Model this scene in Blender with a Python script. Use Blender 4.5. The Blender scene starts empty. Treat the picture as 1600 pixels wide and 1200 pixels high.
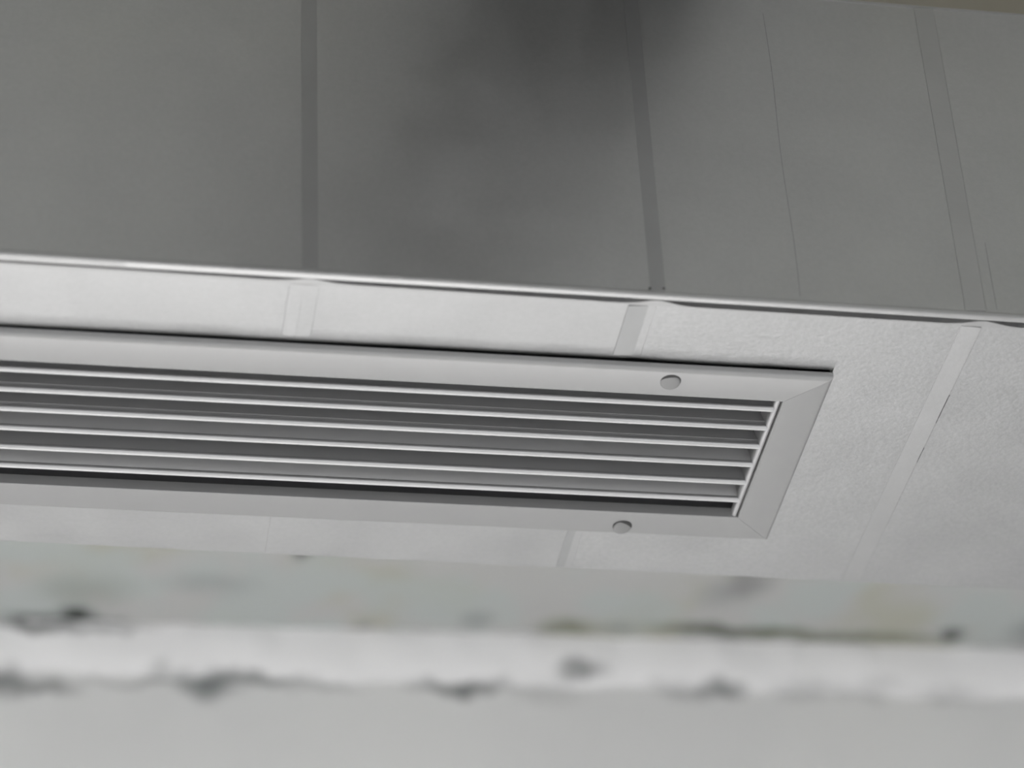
import bpy, bmesh, math, random
from mathutils import Matrix, Vector
random.seed(7)
S = bpy.context.scene
COL = S.collection

# ------------------------------------------------------------------ camera
cam_d = bpy.data.cameras.new('camera')
cam = bpy.data.objects.new('camera', cam_d)
COL.objects.link(cam)
S.camera = cam
Rr = ((0.9864043665806944, -0.15825193846879365, -0.04430292949004234),
      (0.057239078485921746, 0.5835546102205268, -0.8100541369466194),
      (0.15404581618665597, 0.7965050789926644, 0.5846790107863876))
rx, ry, rz = Vector(Rr[0]), -Vector(Rr[1]), -Vector(Rr[2])
M = Matrix.Identity(4)
for i in range(3):
    M[i][0], M[i][1], M[i][2] = rx[i], ry[i], rz[i]
M.translation = (-0.24479139, -1.27942989, -1.00839102)
cam.matrix_world = M
cam_d.sensor_width = 36.0
cam_d.lens = 4491.127 / 1600 * 36.0
cam_d.clip_start = 0.05
cam_d.clip_end = 60
cam_d.dof.use_dof = True
cam_d.dof.focus_distance = 1.775
cam_d.dof.aperture_fstop = 3.8

# ------------------------------------------------------------------ light
W = bpy.data.worlds.new('sky')
S.world = W
W.use_nodes = True
W.node_tree.nodes['Background'].inputs[0].default_value = (0.93, 0.955, 1.0, 1)
W.node_tree.nodes['Background'].inputs[1].default_value = 0.55
sd = bpy.data.lights.new('sun', 'SUN')
sd.energy = 6.3
sd.angle = math.radians(1.5)
sd.color = (1.0, 0.985, 0.975)
sun = bpy.data.objects.new('sun', sd)
COL.objects.link(sun)
sun.rotation_euler = Vector((0.34, -0.90, 0.27)).to_track_quat('Z', 'Y').to_euler()
S.view_settings.view_transform = 'Standard'
S.view_settings.look = 'None'
S.view_settings.gamma = 1.0
S.view_settings.use_curve_mapping = False
S.view_settings.exposure = 0.84
S.cycles.use_denoising = True
S.cycles.max_bounces = 10
S.cycles.diffuse_bounces = 6
S.cycles.glossy_bounces = 6


# ------------------------------------------------------------------ helpers
def obj(name, me, mat=None, parent=None, kind=None, label=None):
    if isinstance(me, bmesh.types.BMesh):
        bm = me
        me = bpy.data.meshes.new(name)
        bm.to_mesh(me)
        bm.free()
    o = bpy.data.objects.new(name, me)
    COL.objects.link(o)
    if mat and not me.materials:
        me.materials.append(mat)
    if parent:
        o.parent = parent
    if kind:
        o['kind'] = kind
    if label:
        o['label'] = label
    return o


def thing(name, label, cat, loc=(0, 0, 0), rz=0.0, group=None):
    o = bpy.data.objects.new(name, None)
    COL.objects.link(o)
    o.location = loc
    o.rotation_euler = (0, 0, rz)
    o['label'] = label
    o['category'] = cat
    if group:
        o['group'] = group
    return o


def smooth(bm, ang=40):
    for f in bm.faces:
        f.smooth = True
    for e in bm.edges:
        if len(e.link_faces) == 2 and e.calc_face_angle(0) > math.radians(ang):
            e.smooth = False


def box(bm, x0, x1, y0, y1, z0, z1, bevel=0.0):
    r = bmesh.ops.create_cube(bm, size=1)
    vs = r['verts']
    bmesh.ops.scale(bm, vec=(x1 - x0, y1 - y0, z1 - z0), verts=vs)
    bmesh.ops.translate(bm, vec=((x0 + x1) / 2, (y0 + y1) / 2, (z0 + z1) / 2), verts=vs)
    if bevel:
        es = list({e for v in vs for e in v.link_edges})
        bmesh.ops.bevel(bm, geom=es, offset=bevel, segments=2, affect='EDGES')


def sweep(prof, xa, xb, bm=None, swap=False):
    """closed profile [(v,z)] swept along u from xa(v) to xb(v); swap puts u on Y"""
    bm = bm or bmesh.new()
    A, B = [], []
    for v, z in prof:
        a, b = xa(v, z), xb(v, z)
        A.append(bm.verts.new((v, a, z) if swap else (a, v, z)))
        B.append(bm.verts.new((v, b, z) if swap else (b, v, z)))
    n = len(prof)
    for i in range(n):
        j = (i + 1) % n
        bm.faces.new((A[i], A[j], B[j], B[i]))
    bm.faces.new(A)
    bm.faces.new(list(reversed(B)))
    bmesh.ops.recalc_face_normals(bm, faces=bm.faces)
    return bm


def grid(us, vs, fn):
    bm = bmesh.new()
    V = [[bm.verts.new(fn(u, v)) for v in vs] for u in us]
    for i in range(len(us) - 1):
        for j in range(len(vs) - 1):
            bm.faces.new((V[i][j], V[i + 1][j], V[i + 1][j + 1], V[i][j + 1]))
    for f in bm.faces:
        f.smooth = True
    return bm


def lin(a, b, n):
    return [a + (b - a) * i / n for i in range(n + 1)]


def solid(o, t, off=-1.0):
    m = o.modifiers.new('thickness', 'SOLIDIFY')
    m.thickness = t
    m.offset = off
    e = o.modifiers.new('sharp_rims', 'EDGE_SPLIT')
    e.split_angle = math.radians(35)
    return o


# ------------------------------------------------------------------ materials
def mat(name, col, rough=0.5, metal=0.0, var=0.0, vscale=20, bump=0.0, bscale=300, spec=0.5,
        rvar=0.0, stretch=(1, 1, 1), fine=0.0, fscale=150):
    m = bpy.data.materials.new(name)
    m.use_nodes = True
    nt = m.node_tree
    b = nt.nodes['Principled BSDF']
    b.inputs['Base Color'].default_value = (*col, 1)
    b.inputs['Roughness'].default_value = rough
    b.inputs['Metallic'].default_value = metal
    b.inputs['Specular IOR Level'].default_value = spec
    tc = nt.nodes.new('ShaderNodeTexCoord')
    mp = nt.nodes.new('ShaderNodeMapping')
    mp.inputs['Scale'].default_value = stretch
    nt.links.new(tc.outputs['Object'], mp.inputs['Vector'])
    src = mp.outputs[0]

    def noise(scale, detail=4, rough_=0.55):
        n = nt.nodes.new('ShaderNodeTexNoise')
        n.inputs['Scale'].default_value = scale
        n.inputs['Detail'].default_value = detail
        n.inputs['Roughness'].default_value = rough_
        nt.links.new(src, n.inputs['Vector'])
        return n.outputs['Fac']

    def rng(s, lo, hi, a=0.3, z=0.7):
        r = nt.nodes.new('ShaderNodeMapRange')
        r.inputs['From Min'].default_value = a
        r.inputs['From Max'].default_value = z
        r.inputs['To Min'].default_value = lo
        r.inputs['To Max'].default_value = hi
        nt.links.new(s, r.inputs['Value'])
        return r.outputs[0]

    if var or fine:
        f = rng(noise(vscale), 1 - var, 1 + var)
        if fine:
            g = rng(noise(fscale, 3, 0.7), 1 - fine, 1 + fine)
            mm = nt.nodes.new('ShaderNodeMath')
            mm.operation = 'MULTIPLY'
            nt.links.new(f, mm.inputs[0])
            nt.links.new(g, mm.inputs[1])
            f = mm.outputs[0]
        vm = nt.nodes.new('ShaderNodeVectorMath')
        vm.operation = 'SCALE'
        vm.inputs[0].default_value = col
        nt.links.new(f, vm.inputs['Scale'])
        nt.links.new(vm.outputs[0], b.inputs['Base Color'])
    if rvar:
        nt.links.new(rng(noise(vscale * 1.7), rough - rvar, rough + rvar), b.inputs['Roughness'])
    if bump:
        bp = nt.nodes.new('ShaderNodeBump')
        bp.inputs['Strength'].default_value = bump
        bp.inputs['Distance'].default_value = 0.001
        nt.links.new(noise(bscale, 3), bp.inputs['Height'])
        nt.links.new(bp.outputs[0], b.inputs['Normal'])
    return m


def stained(name, col, stains, plane, rough=0.85, patch=None, bump=0.4, speck=0.0):
    """plaster with damp and mould marks; stains = (a, b, ra, rb, strength, colour)"""
    m = mat(name, col, rough, 0, 0, 3, bump, 60, 0.2)
    nt = m.node_tree
    b = nt.nodes['Principled BSDF']
    tc = nt.nodes.new('ShaderNodeTexCoord')
    nz = nt.nodes.new('ShaderNodeTexNoise')
    nz.inputs['Scale'].default_value = 28
    nz.inputs['Detail'].default_value = 3
    nt.links.new(tc.outputs['Object'], nz.inputs['Vector'])
    sub = nt.nodes.new('ShaderNodeVectorMath')
    sub.operation = 'SUBTRACT'
    sub.inputs[1].default_value = (0.5, 0.5, 0.5)
    nt.links.new(nz.outputs['Color'], sub.inputs[0])
    sc = nt.nodes.new('ShaderNodeVectorMath')
    sc.operation = 'SCALE'
    sc.inputs['Scale'].default_value = 0.030
    nt.links.new(sub.outputs[0], sc.inputs[0])
    ad = nt.nodes.new('ShaderNodeVectorMath')
    ad.operation = 'ADD'
    nt.links.new(tc.outputs['Object'], ad.inputs[0])
    nt.links.new(sc.outputs[0], ad.inputs[1])
    P = ad.outputs[0]

    def mix(fac, c1, c2):
        x = nt.nodes.new('ShaderNodeMix')
        x.data_type = 'RGBA'
        nt.links.new(fac, x.inputs['Factor'])
        if isinstance(c1, tuple):
            x.inputs['A'].default_value = (*c1, 1)
        else:
            nt.links.new(c1, x.inputs['A'])
        x.inputs['B'].default_value = (*c2, 1)
        return x.outputs['Result']

    cur = col
    for (c2, s_, lo, hi, amt, seed) in (patch or []):
        n = nt.nodes.new('ShaderNodeTexNoise')
        n.noise_dimensions = '4D'
        n.inputs['W'].default_value = seed
        n.inputs['Scale'].default_value = s_
        n.inputs['Detail'].default_value = 3
        nt.links.new(tc.outputs['Object'], n.inputs['Vector'])
        r = nt.nodes.new('ShaderNodeMapRange')
        r.interpolation_type = 'SMOOTHSTEP'
        r.inputs['From Min'].default_value = lo
        r.inputs['From Max'].default_value = hi
        r.inputs['To Max'].default_value = amt
        nt.links.new(n.outputs['Fac'], r.inputs['Value'])
        cur = mix(r.outputs[0], cur, c2)
    for (a, c, ra, rb, st, sc_) in stains:
        s1 = nt.nodes.new('ShaderNodeVectorMath')
        s1.operation = 'SUBTRACT'
        s1.inputs[1].default_value = (a, c, 0) if plane == 'xy' else (a, 0, c)
        nt.links.new(P, s1.inputs[0])
        s2 = nt.nodes.new('ShaderNodeVectorMath')
        s2.operation = 'MULTIPLY'
        s2.inputs[1].default_value = (1 / ra, 1 / rb, 0) if plane == 'xy' else (1 / ra, 0, 1 / rb)
        nt.links.new(s1.outputs[0], s2.inputs[0])
        ln = nt.nodes.new('ShaderNodeVectorMath')
        ln.operation = 'LENGTH'
        nt.links.new(s2.outputs[0], ln.inputs[0])
        r = nt.nodes.new('ShaderNodeMapRange')
        r.interpolation_type = 'SMOOTHSTEP'
        r.inputs['From Min'].default_value = 0.1
        r.inputs['From Max'].default_value = 1.4
        r.inputs['To Min'].default_value = st
        r.inputs['To Max'].default_value = 0.0
        nt.links.new(ln.outputs['Value'], r.inputs['Value'])
        cur = mix(r.outputs[0], cur, sc_)
    nt.links.new(cur, b.inputs['Base Color'])
    return m


DARK = (0.06, 0.065, 0.06)
GREY = (0.22, 0.23, 0.23)
OLIVE = (0.13, 0.145, 0.09)
m_galv = mat('galvanised_sheet', (0.430, 0.431, 0.432), 0.39, 1.0, 0.035, 14, 0.05, 420, rvar=0.04, fine=0.03, fscale=260)
m_galv_t = mat('galvanised_sheet_weathered', (0.426, 0.427, 0.428), 0.41, 1.0, 0.04, 16, 0.17, 300, rvar=0.04, fine=0.06, fscale=300)
m_bead = mat('folded_edge_metal', (0.40, 0.40, 0.40), 0.42, 1.0, 0.02, 30)
m_band_d = mat('joint_band_dull', (0.373, 0.374, 0.376), 0.42, 1.0, 0.03, 30, 0.05, 300)
m_band_m = mat('joint_band_plain', (0.389, 0.391, 0.392), 0.41, 1.0, 0.03, 30, 0.05, 300)
m_band_l = mat('joint_band_pale', (0.412, 0.412, 0.413), 0.41, 1.0, 0.03, 30, 0.08, 300)
m_paint = mat('satin_aluminium_paint', (0.305, 0.305, 0.305), 0.34, 0.30, 0.012, 60, 0.02, 500)
m_slat = mat('anodised_slat', (0.46, 0.46, 0.463), 0.42, 0.7, 0.02, 30)
m_cap = mat('grey_plastic_cap', (0.20, 0.20, 0.20), 0.5, 0.0)
m_dark = mat('gap_shade_dark', (0.03, 0.03, 0.03), 0.8, 0.0)
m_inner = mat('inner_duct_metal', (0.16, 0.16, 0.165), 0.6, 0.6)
m_floor = mat('pale_concrete', (0.62, 0.62, 0.615), 0.8, 0, 0.06, 3, 0.3, 40)

# ------------------------------------------------------------------ the setting
ANG = math.radians(-1.55)
AX, AY, ZC, ZF = -0.17201621, 1.07465698, 0.40, -2.5
NEARY = -1.9


def tw(u, d=0.0, z=0.0):
    """point u along the back wall, d in front of it"""
    return (AX + u * math.cos(ANG) + d * math.sin(ANG), AY + u * math.sin(ANG) - d * math.cos(ANG), z)


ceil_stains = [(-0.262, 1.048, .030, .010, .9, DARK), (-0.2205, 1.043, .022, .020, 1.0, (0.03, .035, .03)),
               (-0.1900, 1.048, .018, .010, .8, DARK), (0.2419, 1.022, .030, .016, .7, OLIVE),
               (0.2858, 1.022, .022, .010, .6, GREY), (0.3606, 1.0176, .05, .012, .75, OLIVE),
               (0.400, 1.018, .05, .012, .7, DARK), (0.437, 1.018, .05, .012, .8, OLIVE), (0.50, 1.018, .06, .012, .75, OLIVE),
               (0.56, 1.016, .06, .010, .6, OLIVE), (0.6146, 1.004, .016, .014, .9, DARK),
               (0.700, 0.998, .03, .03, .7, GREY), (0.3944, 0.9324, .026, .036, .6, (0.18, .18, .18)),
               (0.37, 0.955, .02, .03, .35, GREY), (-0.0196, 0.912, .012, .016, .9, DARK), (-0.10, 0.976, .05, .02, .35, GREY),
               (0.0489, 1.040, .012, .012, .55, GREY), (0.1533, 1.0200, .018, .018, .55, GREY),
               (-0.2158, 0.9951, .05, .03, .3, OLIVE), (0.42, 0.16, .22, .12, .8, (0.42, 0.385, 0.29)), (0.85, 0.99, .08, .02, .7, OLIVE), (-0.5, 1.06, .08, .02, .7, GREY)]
m_ceil = stained('damp_plaster_ceiling', (0.47, 0.472, 0.465), ceil_stains, 'xy',
                 patch=[((0.43, 0.43, 0.365), 9, .46, .62, .9, 1.0), ((0.45, 0.485, 0.475), 11, .48, .62, .8, 4.0),
                        ((0.38, 0.38, 0.37), 6, .55, .7, .5, 9.0)])
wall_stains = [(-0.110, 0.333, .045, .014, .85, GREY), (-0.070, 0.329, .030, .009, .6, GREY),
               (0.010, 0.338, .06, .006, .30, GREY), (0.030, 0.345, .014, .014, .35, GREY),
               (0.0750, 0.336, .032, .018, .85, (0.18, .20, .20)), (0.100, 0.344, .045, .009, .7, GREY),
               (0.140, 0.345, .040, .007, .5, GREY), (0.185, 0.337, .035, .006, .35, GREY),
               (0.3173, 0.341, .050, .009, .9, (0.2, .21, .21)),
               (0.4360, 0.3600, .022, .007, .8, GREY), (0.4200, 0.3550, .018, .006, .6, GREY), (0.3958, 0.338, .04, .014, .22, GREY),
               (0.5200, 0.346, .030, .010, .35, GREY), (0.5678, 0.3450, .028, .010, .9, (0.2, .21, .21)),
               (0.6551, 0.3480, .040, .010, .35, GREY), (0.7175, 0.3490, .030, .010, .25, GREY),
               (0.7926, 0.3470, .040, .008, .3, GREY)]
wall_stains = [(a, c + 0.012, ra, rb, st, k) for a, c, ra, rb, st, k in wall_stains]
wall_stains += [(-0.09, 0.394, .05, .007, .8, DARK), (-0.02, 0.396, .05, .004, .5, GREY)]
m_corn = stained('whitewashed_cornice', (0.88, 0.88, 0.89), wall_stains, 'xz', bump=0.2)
m_wall = stained('white_limewash_wall', (0.88, 0.88, 0.88), wall_stains, 'xz', bump=0.25,
                 patch=[((0.83, 0.83, 0.835), 5, .45, .65, .6, 2.0)])

# back wall: object frame runs along the wall so its stains use (u, z)
def wall_frame(name, bm, m, **k):
    o = obj(name, bm, m, **k)
    o.location = (AX, AY, 0)
    o.rotation_euler = (0, 0, ANG)
    return o


bm = bmesh.new()
box(bm, -3.2, 3.6, 0.0, 0.25, ZF - 0.05, ZC + 0.05)
wall_frame('wall_back', bm, m_wall, kind='structure')

# cornice strip between the wall and the ceiling: slightly leaning face, worn edges
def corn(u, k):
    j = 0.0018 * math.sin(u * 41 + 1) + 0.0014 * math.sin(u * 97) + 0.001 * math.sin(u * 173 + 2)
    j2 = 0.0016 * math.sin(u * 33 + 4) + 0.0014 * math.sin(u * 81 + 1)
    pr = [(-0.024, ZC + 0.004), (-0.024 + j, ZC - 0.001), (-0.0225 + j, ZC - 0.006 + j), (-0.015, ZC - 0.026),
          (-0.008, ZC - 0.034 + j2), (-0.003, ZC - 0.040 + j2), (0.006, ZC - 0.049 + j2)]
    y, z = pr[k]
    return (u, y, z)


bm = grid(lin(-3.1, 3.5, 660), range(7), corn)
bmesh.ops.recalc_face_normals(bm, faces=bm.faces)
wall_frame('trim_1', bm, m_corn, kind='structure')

bm = bmesh.new()
box(bm, -3.2, 3.4, NEARY, 1.5, ZC, ZC + 0.2)
obj('ceiling', bm, m_ceil, kind='structure')
bm = bmesh.new()
box(bm, -9, 9, -12, 1.5, ZF - 0.2, ZF)
obj('floor', bm, m_floor, kind='structure')
bm = bmesh.new()
box(bm, -3.0, 3.0, NEARY - 0.2, NEARY, -0.08, ZC)
box(bm, -3.0, -2.2, NEARY - 0.2, NEARY, ZF, -0.08)
box(bm, 1.9, 3.0, NEARY - 0.2, NEARY, ZF, -0.08)
bmesh.ops.remove_doubles(bm, verts=bm.verts, dist=1e-5)
m_side = mat('white_side_wall', (0.70, 0.70, 0.70), 0.85, 0, 0.03, 4)
m_front = mat('grey_render', (0.62, 0.62, 0.615), 0.9, 0, 0.06, 4)
obj('wall_front', bm, m_front, kind='structure')
for nm, x0, x1 in (('wall_left', -3.2, -3.0), ('wall_right', 3.0, 3.2)):
    bm = bmesh.new()
    box(bm, x0, x1, NEARY, 1.35, ZF, ZC)
    obj(nm, bm, m_side, kind='structure')

# unseen beam, added to mirror as a soft dark band in the duct's side
bm = bmesh.new()
sweep([(NEARY, 0.25), (-0.12, 0.25), (-0.06, 0.31), (-0.06, ZC), (NEARY, ZC)], lambda v, z: 0.065 + v * 0.30, lambda v, z: 0.175 + v * 0.30, bm)
obj('added_beam', bm, mat('added_beam_dark', (0.15, 0.148, 0.145), 0.7, 0, 0.2, 30, 0.2, 60, stretch=(8, 1, 8)), kind='structure')

# ------------------------------------------------------------------ duct
DW, DH = 0.29574, 0.2472
XR, Y0, GROT = 0.21198, 0.06387, -0.00787
DX0, DX1 = -3.0, 3.0
seams = [-1.114, -0.614, -0.1095, 0.0925, 0.2895, 0.79, 1.29]
duct = thing('air_duct', 'long rectangular galvanised sheet metal air duct running under the stained ceiling', 'air duct', (0, 0, 0))


def near_seam(x, w=0.010):
    return max(math.exp(-((x - s) / w) ** 2) for s in seams)


def lip_y(x):
    # near edge of the grille opening: follows the slightly skewed grille, wavy where the sheet is joined
    y = Y0 + (x - XR) * math.tan(GROT) - 0.0005
    y += 0.0009 * math.exp(-((x + 0.118) / 0.010) ** 2) - 0.0012 * math.exp(-((x - 0.090) / 0.009) ** 2)
    y += 0.0007 * max(0, min(1, (-0.20 - x) / 0.08)) + 0.0004 * math.exp(-((x - 0.135) / 0.03) ** 2) + 0.0004 * math.exp(-((x - 0.03) / 0.03) ** 2)
    return y


def bot_z(x, y):
    z = 0.0003 + 0.0003 * (1 + math.sin(x * 9.0 + 1)) * math.sin(math.pi * min(max(y / DW, 0), 1))
    return z


VIS0, VIS1 = -0.5, 0.6


def xs_for(a, b):
    n = max(2, int((b - a) / (0.004 if a > VIS0 and b < VIS1 else 0.05)))
    return lin(a, b, n)


def panel_bottom(a, b, m):
    """bottom sheet from x=a to b with a cut-out for the grille"""
    xs = xs_for(a, b)
    YA = 0.0105
    GL = XR - 1.0
    outs = []

    def add(us, vs, fn):
        out = bmesh.new()
        outs.append(out)
        V = [[out.verts.new(fn(u, v)) for v in vs] for u in us]
        for i in range(len(us) - 1):
            for j in range(len(vs) - 1):
                f = out.faces.new((V[i][j], V[i + 1][j], V[i + 1][j + 1], V[i][j + 1]))
                f.smooth = True

    def seg(us, cut):
        if len(us) < 2:
            return
        if cut:
            ts = [0, .25, .5, .75, .90, .935, .96, .98, .992, 1.0]

            def fn(u, t):
                y = YA + (lip_y(u) - YA) * t
                k = max(0, (t - .90) / .10)
                return (u, y, bot_z(u, y) + 0.0009 * k)
            add(us, ts, fn)
            add(us, lin(0, 1, 4), lambda u, t: (u, 0.236 + (DW - 0.236) * t, bot_z(u, 0.236 + (DW - 0.236) * t)))
        else:
            add(us, lin(YA, DW, 12), lambda u, y: (u, y, bot_z(u, y)))
    if b <= GL or a >= XR:
        seg(xs, False)
    else:
        lo, hi = max(a, GL), min(b, XR - 0.0004)
        if a < lo:
            seg(lin(a, lo, 4), False)
        seg(xs_for(lo, hi), True)
        if b > hi:
            seg(xs_for(hi, b), False)
    for out in outs:
        for f in out.faces:
            f.normal_update()
            if f.normal.z > 0:
                f.normal_flip()
        solid(obj('bottom_panel', out, m, duct), 0.0009)


def side_fn(x, z):
    # very slight pillowing between the joints
    y = 0.0
    if -0.1095 < x < 0.0925 and z > 0.004:
        t = (x + 0.1095) / 0.202
        h = z / DH
        y += -0.0010 * math.sin(math.pi * t) * math.sin(math.pi * h)
        # shallow diagonal dent
        c = 0.40 + 0.42 * h
        y += 0.0016 * math.exp(-((t - c) / 0.20) ** 2) * min(1, h * 6) * (1 if h < 1 else 0)
    return (x, y, z)


def panel_side(a, b, m):
    vis = a > VIS0 and b < VIS1
    us = lin(a, b, 30 if vis else 3)
    zs = lin(0.0032, DH, 30 if vis else 2)
    bm = grid(us, zs, side_fn)
    for f in bm.faces:
        if f.normal.y > 0:
            f.normal_flip()
    o = obj('side_panel', bm, m, duct)
    solid(o, 0.0009)
    return o


edges = [DX0] + seams + [DX1]
for a, b in zip(edges[:-1], edges[1:]):
    m = m_galv_t if a > 0.08 else m_galv
    panel_side(a + 0.00005, b - 0.00005, m_galv)
    panel_bottom(a + 0.00004, b - 0.00004, m)
    bm = bmesh.new()
    box(bm, a + .0003, b - .0003, 0.001, DW, DH - 0.001, DH)
    obj('top_panel', bm, m_galv, duct)
    bm = bmesh.new()
    box(bm, a + .0003, b - .0003, DW - 0.001, DW, 0.0012, DH - 0.001)
    obj('rear_panel', bm, m_galv, duct)


# folded corner bead: side curls round into a flat lip, then a V groove
def bead(x, k):
    s = near_seam(x, 0.012)
    g = (1 - 0.75 * s) * (1.0 - 0.55 * max(0, min(1, (0.08 - x) / 0.3)))
    big = 1.0 + 0.5 * max(0, min(1, (0.05 - x) / 0.3))
    if x < -0.6:
        big = 1.5
    w = 0.0031 * big
    pr = [(0.0, 0.0034), (-0.0004, 0.0028), (-0.0004, 0.0010), (0.0000, 0.0001), (0.0008, -0.0003), (w, -0.0004), (w + 0.0004, -0.0001),
          (w + 0.0006, 0.0042 * g), (w + 0.0050 * g + .0006, 0.0042 * g), (w + 0.0053 * g + .0008, 0.0005), (0.0105, 0.0)]
    y, z = pr[k]
    y = min(y, 0.0105)
    if k >= 9:
        z = bot_z(x, 0.0105)
    return (x, y, z)


bxs = [DX0] + lin(-2.5, VIS0, 30)[0:-1] + lin(VIS0, VIS1, 440) + lin(VIS1, 2.5, 30)[1:] + [DX1]
bm = grid(bxs, range(11), bead)
bmesh.ops.recalc_face_normals(bm, faces=bm.faces)
smooth(bm, 25)
obj('corner_bead', bm, m_bead, duct, label='bright folded edge along the bottom corner')
bm = bmesh.new()
box(bm, DX0, DX1, -0.0006, 0.0012, DH - 0.0012, DH + 0.0012, 0.0004)
obj('top_edge_fold', bm, m_bead, duct)


# joint bands on side and bottom
def band_side(x0, x1, m, h0, h1, lean=0.0):
    """thin strip, h0 proud on its left edge and h1 on its right"""
    bm = bmesh.new()
    prof = [(x0, 0.0002), (x0, -h0), (x1, -h1), (x1, 0.0002)]
    za, zb = 0.0036, DH - 0.001
    A = [bm.verts.new((x, y, za)) for x, y in prof]
    B = [bm.verts.new((x, y, zb)) for x, y in prof]
    for i in range(4):
        j = (i + 1) % 4
        bm.faces.new((A[i], A[j], B[j], B[i]))
    bm.faces.new(A)
    bm.faces.new(B)
    bmesh.ops.recalc_face_normals(bm, faces=bm.faces)
    return obj('joint_strip', bm, m, duct)


def band_bottom(x0, x1, m, h0, h1, y0, y1):
    bm = bmesh.new()
    n = 12
    R = []
    for i in range(n + 1):
        y = y0 + (y1 - y0) * i / n
        zb = bot_z(x0, y)
        R.append([bm.verts.new((x, y, zb + z)) for x, z in ((x0, 0.0004), (x0, -h0), (x1, -h1), (x1, 0.0004))])
    for i in range(n):
        for j in range(4):
            k = (j + 1) % 4
            bm.faces.new((R[i][j], R[i][k], R[i + 1][k], R[i + 1][j]))
    bm.faces.new(R[0])
    bm.faces.new(R[-1])
    bmesh.ops.recalc_face_normals(bm, faces=bm.faces)
    return obj('joint_strip', bm, m, duct)


for s in seams:
    if s == 0.2895:
        band_side(s - 0.0130, s - 0.0008, m_band_l, 0.0003, 0.0008)
        band_bottom(s - 0.0130, s - 0.0008, m_band_l, 0.0002, 0.0007, 0.0107, DW - 0.001)
    elif s == 0.0925:
        band_side(s - 0.0055, s + 0.0035, m_band_d, 0.0001, 0.0006)
        band_bottom(s - 0.0165, s - 0.0045, m_band_m, 0.0008, 0.0001, 0.0107, lip_y(s) - 0.004)
        band_bottom(s - 0.0100, s - 0.0045, m_band_m, 0.0004, 0.0001, 0.2445, DW - 0.001)
    else:
        band_side(s - 0.0055, s + 0.0040, m_band_d, 0.0005, 0.0001)
        band_bottom(s - 0.0110, s - 0.0035, m_galv, 0.0001, 0.00025, 0.0107, 0.0595 if s > -1 else DW - 0.001)
        band_bottom(s - 0.0030, s + 0.0050, m_galv, 0.00025, 0.0001, 0.0107, 0.0595 if s > -1 else DW - 0.001)

# scribed crease and narrow open cracks along the right hand seam
def strip(name, pts, w, ax, m):
    bm = bmesh.new()
    V = []
    for p in pts:
        x, q = p
        if ax == 'side':
            V.append([bm.verts.new((x - w / 2, -0.00012, q)), bm.verts.new((x + w / 2, -0.00012, q)),
                      bm.verts.new((x + w / 2, 0.0004, q)), bm.verts.new((x - w / 2, 0.0004, q))])
        else:
            z = bot_z(x, q)
            V.append([bm.verts.new((x - w / 2, q, z - 0.0002)), bm.verts.new((x + w / 2, q, z - 0.0002)),
                      bm.verts.new((x + w / 2, q, z + 0.0004)), bm.verts.new((x - w / 2, q, z + 0.0004))])
    for a, b in zip(V[:-1], V[1:]):
        for j in range(4):
            k = (j + 1) % 4
            bm.faces.new((a[j], a[k], b[k], b[j]))
    bm.faces.new(V[0])
    bm.faces.new(V[-1])
    bmesh.ops.recalc_face_normals(bm, faces=bm.faces)
    return obj(name, bm, m, duct)


m_line = mat('scribed_line', (0.34, 0.34, 0.342), 0.5, 1.0, 0.1, 200)
m_crack = mat('open_seam', (0.10, 0.10, 0.10), 0.6, 0.6)
strip('crease', [(0.1765 + 0.0006 * math.sin(i), 0.006 + 0.225 * i / 10) for i in range(11)], 0.0005, 'side', m_line)
strip('crease', [(0.2960, 0.006 + 0.05 * i / 5) for i in range(6)], 0.0004, 'side', m_line)
strip('seam_line', [(0.2890, 0.006 + 0.235 * i / 10) for i in range(11)], 0.0003, 'side', m_line)
strip('seam_line', [(0.2889, 0.012 + 0.27 * i / 10) for i in range(11)], 0.0004, 'bottom', m_line)
for xq, wq, ya, yb in ((-0.1208, .0004, .013, .060), (-0.1038, .0004, .013, .058), (-0.1133, .0003, .012, .030), (-0.1133, .0007, .030, .061)):
    strip('seam_line', [(xq + 0.0001 * math.sin(i * 2.1), ya + (yb - ya) * i / 6) for i in range(7)], wq, 'bottom', m_line)
strip('seam_gap', [(0.2892, 0.080), (0.2891, 0.110)], 0.0009, 'bottom', m_crack)
strip('seam_gap', [(0.2890, 0.137), (0.2889, 0.153)], 0.0012, 'bottom', m_crack)
for x, z in ((0.0868, 0.0048), (0.0950, 0.0052)):
    bm = bmesh.new()
    bmesh.ops.create_uvsphere(bm, u_segments=10, v_segments=6, radius=0.0009)
    bmesh.ops.translate(bm, vec=(x, -0.0002, z), verts=bm.verts)
    obj('rivet', bm, m_crack, duct)

# ------------------------------------------------------------------ grille
TH, GW, RW, GLEN = 0.0051, 0.17968, 0.0256, 1.0
grille = thing('ventilation_grille', 'light grey aluminium air grille with long horizontal slats fixed under the metal duct', 'ventilation grille',
               (XR, Y0, 0), GROT)


def rail_prof(r=0.0028):
    p = [(0, 0.0)]
    for i in range(7):
        a = math.pi / 2 * i / 6
        p.append((r - r * math.cos(a), -TH + r - r * math.sin(a)))
    p += [(RW - 0.0004, -TH), (RW, -TH + 0.0004), (RW, 0.0021), (RW - 0.0012, 0.0021), (RW - 0.0012, -0.0037),
          (0.0012, -0.0037), (0.0012, 0)]
    return p


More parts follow.
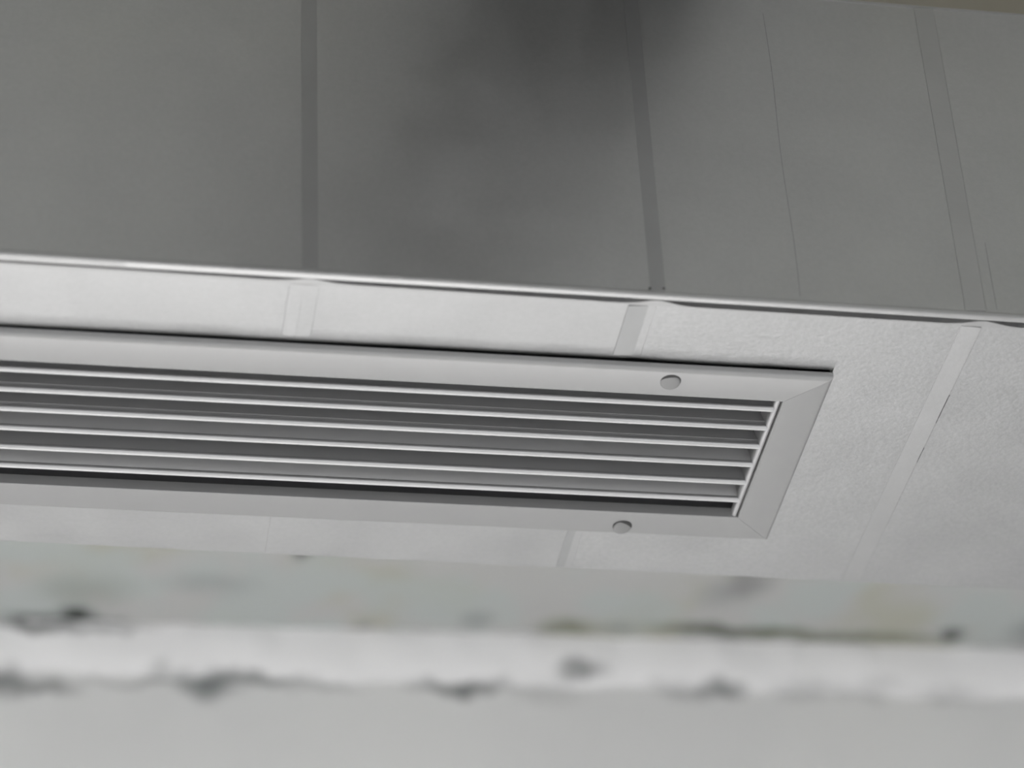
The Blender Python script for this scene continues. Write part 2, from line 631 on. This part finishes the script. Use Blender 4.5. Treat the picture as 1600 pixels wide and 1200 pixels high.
G = 0.00010
pr = rail_prof()
bm = sweep(pr, lambda v, z: -GLEN + v + G, lambda v, z: -v - G)
smooth(bm)
obj('frame_rail', bm, m_paint, grille)
far = [(GW - v, z) for v, z in pr]
bm = sweep(far, lambda v, z: -GLEN + (GW - v) + G, lambda v, z: -(GW - v) - G)
smooth(bm)
obj('frame_rail', bm, m_paint, grille)
rgt = [(-v, z) for v, z in pr]
bm = sweep(rgt, lambda u, z: -u + G, lambda u, z: GW + u - G, swap=True)
smooth(bm)
obj('frame_rail', bm, m_paint, grille)
lft = [(-GLEN + v, z) for v, z in pr]
bm = sweep(lft, lambda u, z: (u + GLEN) + G, lambda u, z: GW - (u + GLEN) - G, swap=True)
smooth(bm)
obj('frame_rail', bm, m_paint, grille)


# end bars that hold the slats
def end_bar(uo, sgn):
    r = 0.0019
    pr = []
    for i in range(9):
        a = math.pi * i / 8
        pr.append((uo + sgn * (r - r * math.cos(a)), -0.0022 - r * math.sin(a)))
    pr += [(uo + sgn * 2 * r, 0.001), (uo + sgn * 0.0012, 0.004), (uo + sgn * 0.0012, 0.018), (uo, 0.018)]
    bm = sweep(pr, lambda u, z: RW + 0.0002, lambda u, z: GW - RW - 0.0002, swap=True)
    smooth(bm)
    return obj('end_bar', bm, m_slat, grille)


UE = -RW - 0.0004
end_bar(UE, -1)
end_bar(-GLEN + RW + 0.0004, 1)

# slats: rounded nose, undercut, thin blade
LZ, LY0 = -0.0031, 0.0359
tilts = [3, 1, 0, 12, 4, 19]
for k, tdeg in enumerate(tilts):
    v0 = LY0 + 0.02 * k
    r = 0.0021
    t = 0.0006
    prof = []
    for i in range(13):
        a = math.radians(-60 + 300 * i / 12)
        # circle from upper far side round the bottom to upper near side
        ang = math.radians(50) - math.radians(280) * i / 12
        prof.append((v0 + r * math.cos(ang), LZ + r * math.sin(ang)))
    h = 0.0195
    ta = math.tan(math.radians(tdeg))
    zb = LZ + 0.0012
    if k in (1, 2):
        q = zb + 0.0026
        prof += [(v0 - t, zb + .0003), (v0 - t - ta * .0026, q), (v0 - t - .00055 - ta * .0026, q + .0002),
                 (v0 - t - .00055 - ta * .0026, q + .0007), (v0 - t - ta * .0026, q + .0009)]
    else:
        prof += [(v0 - t, zb + .0003)]
    prof += [(v0 - t - ta * h, zb + h), (v0 + t - ta * h, zb + h), (v0 + t, zb + .0003)]

    def ue(v, z):
        return UE - 0.0030 - max(0.0, (z - (LZ + 0.0015))) * 0.30

    def us(v, z):
        return -GLEN + RW + 0.0035
    bm = sweep(prof, us, ue)
    smooth(bm, 35)
    obj('slat', bm, m_slat, grille)

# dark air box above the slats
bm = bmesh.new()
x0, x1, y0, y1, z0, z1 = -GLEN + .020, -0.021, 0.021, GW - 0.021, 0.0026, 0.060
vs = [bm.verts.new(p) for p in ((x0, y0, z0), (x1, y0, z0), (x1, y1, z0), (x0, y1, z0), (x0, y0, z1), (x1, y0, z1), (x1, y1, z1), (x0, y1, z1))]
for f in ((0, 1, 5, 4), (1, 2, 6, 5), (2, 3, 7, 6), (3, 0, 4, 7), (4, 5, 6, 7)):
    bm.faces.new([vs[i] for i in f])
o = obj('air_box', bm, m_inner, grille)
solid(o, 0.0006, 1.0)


# screw caps: flat disc painted dark as recess shade, under a tilted round cap
def cap(u, v, ax, ay, dv, du):
    bm = bmesh.new()
    R = 0.0060
    prof = [(0, -0.00075), (R * .55, -0.0007), (R * .85, -0.00055), (R * .96, -0.0003), (R, 0.0), (R, 0.0012), (0, 0.0012)]
    n = 40
    rings = []
    for rr, z in prof:
        if rr == 0:
            rings.append([bm.verts.new((0, 0, z))])
        else:
            rings.append([bm.verts.new((rr * math.cos(2 * math.pi * i / n), rr * math.sin(2 * math.pi * i / n), z)) for i in range(n)])
    for a, b in zip(rings[:-1], rings[1:]):
        for i in range(n):
            j = (i + 1) % n
            if len(a) == 1:
                bm.faces.new((a[0], b[i], b[j]))
            elif len(b) == 1:
                bm.faces.new((a[i], a[j], b[0]))
            else:
                bm.faces.new((a[i], a[j], b[j], b[i]))
    bmesh.ops.recalc_face_normals(bm, faces=bm.faces)
    smooth(bm, 50)
    o = obj('screw_cap', bm, m_cap, grille)
    o.location = (u + du, v + dv, -TH - 0.0006)
    o.rotation_euler = (math.radians(ax), math.radians(ay), 0)
    bm = bmesh.new()
    bmesh.ops.create_cone(bm, cap_ends=True, segments=40, radius1=0.0062, radius2=0.0062, depth=0.0003)
    s = obj('cap_recess_shade', bm, m_dark, o)
    s.matrix_parent_inverse = Matrix.Identity(4)
    s.location = Vector((-du, -dv * 1.0, 0.00035))
    s.rotation_euler = (-math.radians(ax), -math.radians(ay), 0)


for u in (-0.0982, -0.545, -0.902):
    cap(u, 0.0103, -12, 4, 0.0006, -0.0003)
    cap(u, 0.1696, -13, -10, 0.0006, 0.0003)
